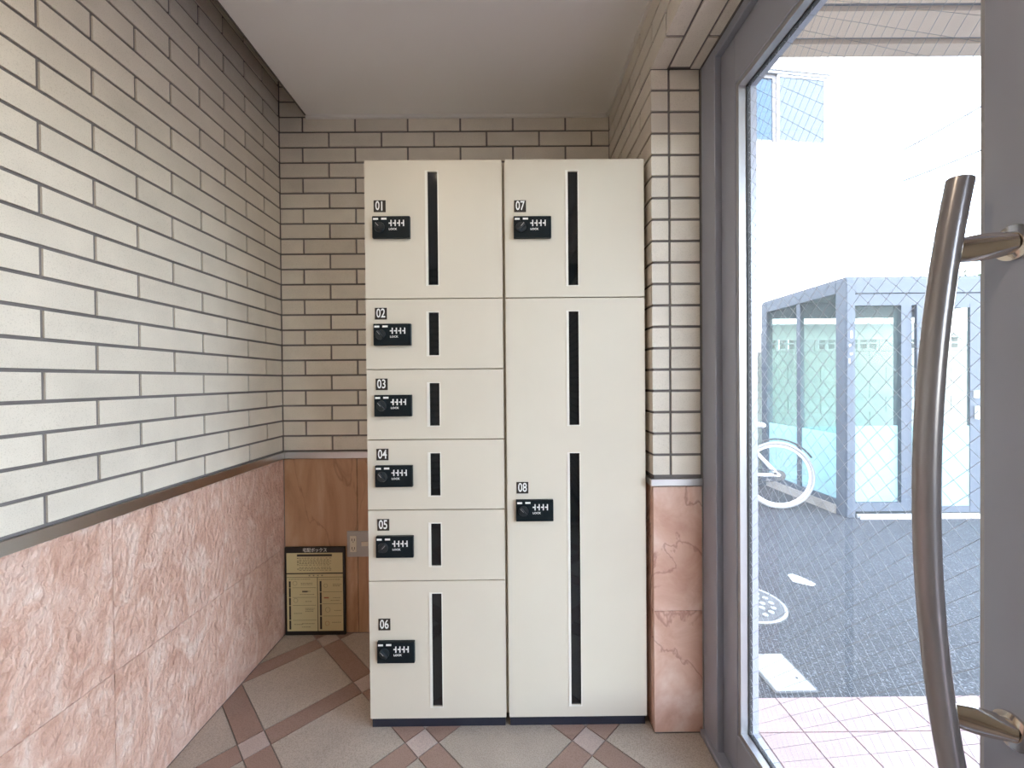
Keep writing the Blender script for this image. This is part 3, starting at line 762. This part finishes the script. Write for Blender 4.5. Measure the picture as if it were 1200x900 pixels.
b_prism(bm, P, GZ + 0.0003, GZ + 0.004); pm = link('paint_patch', fin(bm, 'patch'), M['paint']); tag(pm, 'worn white paint patch on the asphalt', 'road mark')

# glazed bin shelter
SX, SY0, SY1, SZ = 2.80, 3.40, 4.56, 1.962
sh = empty('bin_shelter', (3.6, 4.0, GZ), 'slate blue metal framed glass bin shelter with frosted lower panes', 'shelter')
SXR = 4.75
def sb(name, mat, *a, bevel=0.0, parent=sh): return box(name, M[mat], *a, parent, bevel)
sb('corner_post', 'shelterframe', SX, SX + 0.072, SY0, SY0 + 0.12, GZ, SZ, bevel=0.004)
sb('corner_post', 'shelterframe', SX, SX + 0.07, SY1 - 0.09, SY1, GZ, SZ, bevel=0.004)
sb('corner_post', 'shelterframe', SXR - 0.07, SXR, SY0, SY0 + 0.10, GZ, SZ, bevel=0.004)
sb('corner_post', 'shelterframe', SXR - 0.07, SXR, SY1 - 0.09, SY1, GZ, SZ, bevel=0.004)
sb('side_post', 'shelterframe', SX + 0.01, SX + 0.05, 3.965, 4.015, GZ + 0.06, SZ - 0.10)
sb('front_beam', 'shelterframe', SX + 0.072, SXR - 0.07, SY0 + 0.005, SY0 + 0.06, 1.842, SZ, bevel=0.003)
sb('door_head', 'shelterframe', SX + 0.072, SXR - 0.07, SY0 + 0.015, SY0 + 0.08, 1.742, 1.838)
sb('side_beam', 'shelterframe', SX, SX + 0.06, SY0 + 0.12, SY1 - 0.09, 1.860, SZ, bevel=0.003)
sb('side_beam', 'shelterframe', SXR - 0.06, SXR, SY0 + 0.10, SY1 - 0.09, 1.860, SZ, bevel=0.003)
sb('rear_beam', 'shelterframe', SX + 0.07, SXR - 0.07, SY1 - 0.06, SY1, 1.80, SZ)
sb('rear_band', 'whitebeam', SX + 0.07, SXR - 0.07, SY1 - 0.05, SY1 - 0.03, 1.560, 1.735)
sb('roof', 'shelterframe', SX + 0.01, SXR - 0.01, SY0 + 0.02, SY1 - 0.01, SZ + 0.001, SZ + 0.02)
sb('side_kerb', 'concrete', SX - 0.01, SX + 0.08, SY0 + 0.12, SY1 - 0.09, GZ, 0.045)
sb('side_sill', 'shelterframe', SX + 0.005, SX + 0.055, SY0 + 0.12, SY1 - 0.09, 0.046, 0.095)
sb('front_sill', 'shelterframe', SX + 0.072, SXR - 0.07, SY0 + 0.01, SY0 + 0.08, 0.022, 0.092)
for yy in (SY0 - 0.03, SY0 + 0.006): sb('door_track', 'track', SX + 0.08, SXR - 0.07, yy - 0.012, yy, GZ, GZ + 0.032)
# panes: clear above, frosted film below
SPL = 0.735
for (y0, y1) in ((SY0 + 0.125, 3.962), (4.018, SY1 - 0.095)):
    p = sb('glass_pane', 'shelterglass', SX + 0.026, SX + 0.032, y0, y1, 0.096, 1.858)
    box('frosted_film', M['frost'], SX + 0.0225, SX + 0.0245, y0, y1, 0.096, 0.66, p)
for (x0, x1) in ((SX + 0.078, 3.262),):
    p = sb('glass_pane', 'shelterglass', x0, x1, SY0 + 0.045, SY0 + 0.051, 0.093, 1.740)
    box('frosted_film', M['frost'], x0, x1, SY0 + 0.041, SY0 + 0.043, 0.093, SPL, p)
sb('mid_post', 'shelterframe', 3.265, 3.352, SY0 + 0.012, SY0 + 0.085, 0.020, 1.742)
dr = sb('sliding_door', 'shelterframe', 3.372, 3.425, SY0 - 0.012, SY0 + 0.012, 0.015, 1.745)
box('door_stile', M['shelterframe'], 3.815, 3.905, SY0 - 0.012, SY0 + 0.012, 0.015, 1.745, dr)
box('door_rail', M['shelterframe'], 3.425, 3.815, SY0 - 0.010, SY0 + 0.010, 0.015, 0.065, dr)
box('door_rail', M['shelterframe'], 3.425, 3.815, SY0 - 0.010, SY0 + 0.010, 1.715, 1.745, dr)
box('door_pane', M['shelterglass'], 3.425, 3.815, SY0 - 0.003, SY0 + 0.003, 0.066, 1.714, dr)
box('frosted_film', M['frost'], 3.425, 3.815, SY0 - 0.007, SY0 - 0.005, 0.066, SPL, dr)
boxes('door_latch', M['white'], [(3.84, 3.872, SY0 - 0.030, SY0 - 0.013, 0.965, 1.025)], dr)
boxes('door_pull', M['white'], [(3.85, 3.864, SY0 - 0.04, SY0 - 0.013, 0.79, 0.90)], dr)
p = sb('glass_pane', 'shelterglass', 3.91, SXR - 0.07, SY0 + 0.045, SY0 + 0.051, 0.093, 1.740)
box('frosted_film', M['frost'], 3.91, SXR - 0.07, SY0 + 0.041, SY0 + 0.043, 0.093, SPL, p)
for (x0, x1) in ((SX + 0.075, 3.70), (3.74, SXR - 0.075)):
    p = sb('rear_pane', 'shelterglass', x0, x1, SY1 - 0.030, SY1 - 0.026, 0.02, 1.795)
    box('frosted_film', M['frost'], x0, x1, SY1 - 0.024, SY1 - 0.022, 0.02, 0.60, p)
sb('rear_post', 'shelterframe', 3.70, 3.74, SY1 - 0.05, SY1, GZ, 1.80)
for q in ([(SX + 0.030, SX + 0.045, SY0 - 0.0012, SY0 - 0.0002, 1.47, 1.53), (SX + 0.018, SX + 0.034, SY0 - 0.0012, SY0 - 0.0002, 1.40, 1.42), (SX + 0.026, SX + 0.046, SY0 - 0.0012, SY0 - 0.0002, 1.33, 1.348), (SX + 0.016, SX + 0.026, SY0 - 0.0012, SY0 - 0.0002, 1.26, 1.30)]): boxes('torn_sticker', M['white'], [q], sh)

# concrete block wall behind the shelter
bw = box('block_wall', M['paverjoint'], -1.0, 6.2, 5.012, 5.100, GZ, 1.462)
tag(bw, 'grey concrete block garden wall with pierced top course behind shelter', 'garden wall')
for k in range(8):
    z0 = GZ + 0.002 + k * 0.1868
    x = -1.0 - (0.2 if k % 2 else 0)
    while x < 6.2:
        a, b_ = max(x, -1.0), min(x + 0.393, 6.2)
        if b_ - a > 0.05: piece('block', 'block', M['concrete'], b_ - a, 0.10, 0.1790, (a, 5.003, z0), bw)
        x += 0.400
pm_ = None
bm = bmesh.new(); us = [0, .045, .125, .16, .24, .275, .355, .393]; zs = [0, .03, .085, .105, .16, .19]
b_plate_holes(bm, us, zs, [(1, 1), (3, 1), (5, 1), (1, 3), (3, 3), (5, 3)], 0.0, 0.10)
pierced = fin(bm, 'pierced_block'); pierced.materials.append(M['concrete'])
x = 3.12; i = 0
while x < 6.1:
    if i % 3 == 1: piece('block', 'block', M['concrete'], 0.200, 0.10, 0.190, (x, 5.003, 1.4655), bw); x += 0.206
    else: link('pierced_block', pierced, None, bw, (x, 5.003, 1.4655)); x += 0.399
    i += 1
box('coping', M['concrete'], 3.12, 6.2, 4.995, 5.11, 1.6565, 1.705, bw)

# white bicycle parked by the shelter, heading away from it
bk = empty('bicycle', (2.40, 3.66, GZ), 'white bicycle with pale tyres parked beside the glass shelter', 'bicycle')
WR = 0.300
th_ = math.radians(192 - 24)       # heading: towards -x and a little away
hd = Vector((-math.cos(math.radians(12)), math.sin(math.radians(12)), 0)); sdv = Vector((hd.y, -hd.x, 0)) * -1
lean = math.radians(5)
upb = (Vector((0, 0, 1)) * math.cos(lean) + Vector((0.1, 1, 0)).normalized() * math.sin(lean)).normalized()
org = Vector((2.405, 3.662, GZ))
side = hd.cross(upb).normalized()
def B(u, v, s=0.0): return org + hd * u + upb * v + side * s
def wheel(u):
    c = B(u, WR)
    bm = bmesh.new(); b_torus(bm, c, hd, upb, WR - 0.015, 0.015, 64, 10); wv = link('wheel', fin(bm, 'tyre', True), M['tyre'], bk)
    bm = bmesh.new(); b_torus(bm, c, hd, upb, WR - 0.040, 0.011, 64, 8); link('rim', fin(bm, 'rim', True), M['rim'], wv)
    bm = bmesh.new()
    for i in range(24):
        a = 2 * math.pi * i / 24; a2 = a + (0.5 if i % 2 else -0.5); s = 0.022 if (i // 2) % 2 else -0.022
        b_tube(bm, [c + side * s + (hd * math.cos(a2) + upb * math.sin(a2)) * 0.018, c + (hd * math.cos(a) + upb * math.sin(a)) * (WR - 0.045)], 0.0013, 5)
    tag(link('spokes', fin(bm, 'spokes'), M['spoke'], wv), kind='stuff')
    bm = bmesh.new(); b_disc(bm, c - side * 0.04, side, 0.02, 0.08, 20); link('hub', fin(bm, 'hub', True), M['darkmetal'], wv)
    return wv
wheel(0.0); wheel(0.98)
H0 = (0.0, WR)
def bt(name, mat, p, q, r): return tube(name, M[mat], [B(*p), B(*q)], r, bk, 10)
for s in (-1, 1):
    bt('chain_stay', 'whitebike', (0, WR, 0.045 * s), (0.40, WR - 0.01, 0.03 * s), 0.010)
    bt('seat_stay', 'whitebike', (0, WR, 0.045 * s), (0.255, WR + 0.30, 0.02 * s), 0.010)
    bt('fork_blade', 'whitebike', (0.98, WR, 0.045 * s), (0.855, WR + 0.36, 0.035 * s), 0.011)
bt('seat_tube', 'whitebike', (0.41, WR - 0.01), (0.235, WR + 0.36), 0.015)
bt('seat_post', 'darkmetal', (0.235, WR + 0.36), (0.215, WR + 0.43), 0.012)
bt('top_tube', 'whitebike', (0.250, WR + 0.33), (0.83, WR + 0.40), 0.014)
bt('down_tube', 'whitebike', (0.41, WR - 0.01), (0.845, WR + 0.34), 0.017)
bt('head_tube', 'whitebike', (0.858, WR + 0.33), (0.815, WR + 0.46), 0.018)
bt('stem', 'darkmetal', (0.815, WR + 0.46), (0.790, WR + 0.56), 0.012)
tube('handlebar', M['darkmetal'], [B(0.68, WR + 0.56, -0.27), B(0.78, WR + 0.57, -0.16), B(0.80, WR + 0.56, 0), B(0.78, WR + 0.57, 0.16), B(0.68, WR + 0.56, 0.27)], 0.012, bk)
# saddle
bm = bmesh.new(); rings = []
for i in range(13):
    s = i / 12; u = 0.335 - 0.245 * s; hw = 0.022 + 0.053 * s ** 1.6; hh = 0.020 + 0.008 * s; zc = WR + 0.435 + 0.008 * math.sin(math.pi * s) + 0.008 * s
    if i in (0, 12): hw *= 0.55; hh *= 0.6
    rings.append([bm.verts.new(B(u, zc + hh * math.sin(2 * math.pi * j / 14), hw * math.cos(2 * math.pi * j / 14))) for j in range(14)])
for A, C_ in zip(rings, rings[1:]):
    for j in range(14): bm.faces.new((A[j], A[(j + 1) % 14], C_[(j + 1) % 14], C_[j]))
bm.faces.new(list(reversed(rings[0]))); bm.faces.new(rings[-1])
link('saddle', fin(bm, 'saddle', True), M['whitebike'], bk)
bm = bmesh.new(); b_torus(bm, B(0.41, WR - 0.01, -0.055), hd, upb, 0.075, 0.006, 40, 6, 0.6); b_torus(bm, B(0.41, WR - 0.01, -0.055), hd, upb, 0.03, 0.012, 24, 6, 0.5)
link('chainring', fin(bm, 'chainring'), M['darkmetal'], bk)
tube('crank', M['darkmetal'], [B(0.41, WR - 0.01, -0.07), B(0.50, WR - 0.13, -0.075)], 0.009, bk); tube('crank', M['darkmetal'], [B(0.41, WR - 0.01, 0.07), B(0.32, WR + 0.11, 0.075)], 0.009, bk)
for (u, v, s) in ((0.50, WR - 0.13, -0.12), (0.32, WR + 0.11, 0.12)):
    bm = bmesh.new(); b_tube(bm, [B(u - 0.04, v, s), B(u + 0.04, v, s)], 0.022, 4); link('pedal', fin(bm, 'pedal'), M['darkmetal'], bk)
bm = bmesh.new(); b_disc(bm, B(0, WR, -0.05), side, 0.045, 0.015, 24, 0.03); link('sprocket', fin(bm, 'sprocket', True), M['darkmetal'], bk)
bm = bmesh.new(); b_tube(bm, [B(0, WR + 0.043, -0.045), B(0.41, WR + 0.064, -0.055)], 0.005, 6); b_tube(bm, [B(0, WR - 0.043, -0.045), B(0.41, WR - 0.084, -0.055)], 0.005, 6); link('chain', fin(bm, 'chain'), M['darkmetal'], bk)
bm = bmesh.new(); b_tube(bm, [B((WR + 0.022) * math.cos(math.radians(a)), WR + (WR + 0.022) * math.sin(math.radians(a))) for a in range(70, 151, 8)], 0.008, 8)
link('mudguard', fin(bm, 'mudguard', True), M['darkmetal'], bk)
tube('kickstand', M['darkmetal'], [B(0.30, WR - 0.03, 0.05), B(0.26, 0.012, 0.15)], 0.008, bk, 8)

# ------------------------------------------------------------------ white house across the street
ang = -math.radians(-7)
hs = empty('white_house', (3.6, 7.0, GZ), 'white rendered house with sliding upstairs window across the street', 'house')
hs.rotation_euler = (0, 0, ang)
def hb(name, mat, *a, parent=hs, bevel=0.0):
    bm = bmesh.new(); b_box(bm, *a); me = fin(bm, name, False, bevel)
    o = bpy.data.objects.new(name, me); COL.objects.link(o); me.materials.append(M[mat]); o.parent = parent; return o
wx0, wx1, wz0, wz1 = 0.10, 2.12, 5.22, 6.52
bm = bmesh.new(); b_plate_holes(bm, [-7, wx0, wx1, 3.35], [0, wz0, wz1, 9.5], [(1, 1)], 0.0, 0.20)
o = bpy.data.objects.new('front_wall', fin(bm, 'front_wall')); COL.objects.link(o); o.data.materials.append(M['housewall']); o.parent = hs
hb('side_wall', 'housewall', 3.15, 3.35, 0.20, 6.0, 0, 9.5); hb('rear_wall', 'housewall', -7, 3.35, 6.0, 6.2, 0, 9.5); hb('side_wall', 'housewall', -7, -6.8, 0.20, 6.0, 0, 9.5)
hb('roof', 'slate', -7.1, 3.45, -0.05, 6.3, 9.5, 9.65)
wn = hb('window_frame', 'sashwhite', wx0, wx1, 0.02, 0.12, wz0, wz0 + 0.05)
hb('frame_bar', 'sashwhite', wx0, wx1, 0.02, 0.12, wz1 - 0.05, wz1, parent=wn)
hb('frame_bar', 'sashwhite', wx0, wx0 + 0.05, 0.02, 0.12, wz0 + 0.05, wz1 - 0.05, parent=wn)
hb('frame_bar', 'sashwhite', wx1 - 0.05, wx1, 0.02, 0.12, wz0 + 0.05, wz1 - 0.05, parent=wn)
xm = 1.105
s1 = hb('sash', 'sash', xm - 0.07, xm + 0.02, 0.06, 0.10, wz0 + 0.05, wz1 - 0.05)
hb('sash_rail', 'sash', wx0 + 0.05, xm - 0.07, 0.06, 0.10, wz1 - 0.12, wz1 - 0.05, parent=s1)
hb('sash_rail', 'sash', wx0 + 0.05, xm - 0.07, 0.06, 0.10, wz0 + 0.05, wz0 + 0.11, parent=s1)
hb('clear_pane', 'bluepane', wx0 + 0.05, xm - 0.07, 0.075, 0.085, wz0 + 0.11, wz1 - 0.12, parent=s1)
s2 = hb('sash', 'sashwhite', wx1 - 0.11, wx1 - 0.05, 0.03, 0.055, wz0 + 0.05, wz1 - 0.05)
hb('sash_rail', 'sashwhite', xm, wx1 - 0.11, 0.03, 0.055, wz1 - 0.10, wz1 - 0.05, parent=s2)
hb('sash_rail', 'sashwhite', xm, wx1 - 0.11, 0.03, 0.055, wz0 + 0.05, wz0 + 0.10, parent=s2)
hb('sash_stile', 'sashwhite', xm, xm + 0.04, 0.03, 0.055, wz0 + 0.10, wz1 - 0.10, parent=s2)
hb('frosted_pane', 'frostpane', xm + 0.04, wx1 - 0.11, 0.038, 0.048, wz0 + 0.10, wz1 - 0.10, parent=s2)

# distant flat-roofed house, roof unit and shrub, pole and cables
ds = boxes('far_house', M['housewall'], [(17.0, 27.0, 20.0, 27.0, GZ, 5.95)]); tag(ds, 'distant white flat-roofed house beyond the shelter', 'house')
box('parapet', M['housewall'], 16.95, 27.05, 19.9, 20.0, 5.5, 6.02, ds)
bm = bmesh.new(); b_prism(bm, [(20.72, 21), (21.35, 21), (21.35, 21.8), (20.72, 21.8)], 5.951, 6.62)
for v in bm.verts:
    if v.co.z > 6 and v.co.x > 21: v.co.z -= 0.28
ru = link('roof_unit', fin(bm, 'roof_unit'), M['slate']); tag(ru, 'small blue-grey sloped unit on the distant flat roof', 'roof unit')
pr = random.Random(5)
bm = bmesh.new()
for i in range(420):
    cx, cy_, cz = 22.0 + pr.random() * 2.4, 20.6 + pr.random() * 0.6, 6.08 + pr.random() ** 1.3 * (0.62 + 0.2 * math.sin(i)); a = pr.random() * 6.28; e_ = pr.uniform(-0.6, 0.6)
    d = Vector((math.cos(a), math.sin(a) * 0.6, e_)).normalized() * 0.10; n = Vector((-d.y, d.x, 0.03)) * 0.5
    v4 = [bm.verts.new(Vector((cx, cy_, cz)) + p_) for p_ in (-d, n, d, -n)]; bm.faces.new(v4)
rs = link('roof_shrub', bpy.data.meshes.new('x')); bm.to_mesh(rs.data); bm.free(); rs.data.materials.append(M['leaf'])
tag(rs, 'low dull green shrubs on the distant flat roof', 'shrub', kind='stuff')
up = empty('utility_pole', (12.2, 8.2, GZ), 'grey concrete utility pole with crossarms at the roadside', 'pole')
bm = bmesh.new(); b_tube(bm, [(12.2, 8.2, GZ), (12.2, 8.2, 9.2)], [0.17, 0.11], 16); link('shaft', fin(bm, 'shaft', True), M['pole'], up)
box('crossarm', M['spoke'], 11.5, 12.9, 8.04, 8.10, 8.2, 8.3, up); box('crossarm', M['spoke'], 11.5, 12.9, 8.04, 8.10, 6.85, 6.95, up)
def cable(p, q, sag, label):
    pts = [Vector(p).lerp(Vector(q), i / 20) - Vector((0, 0, sag * 4 * (i / 20) * (1 - i / 20))) for i in range(21)]
    o = tube('power_cable', M['cable'], pts, 0.016, None, 6); tag(o, label, 'cable', 'power cables'); return o
cable((12.0, 8.03, 8.19), (7.06, 7.33, 5.2), 0.10, 'upper thin power cable slanting over the shelter to the pole')
cable((12.0, 8.03, 6.84), (7.06, 7.33, 4.65), 0.08, 'lower thin power cable slanting over the shelter to the pole')
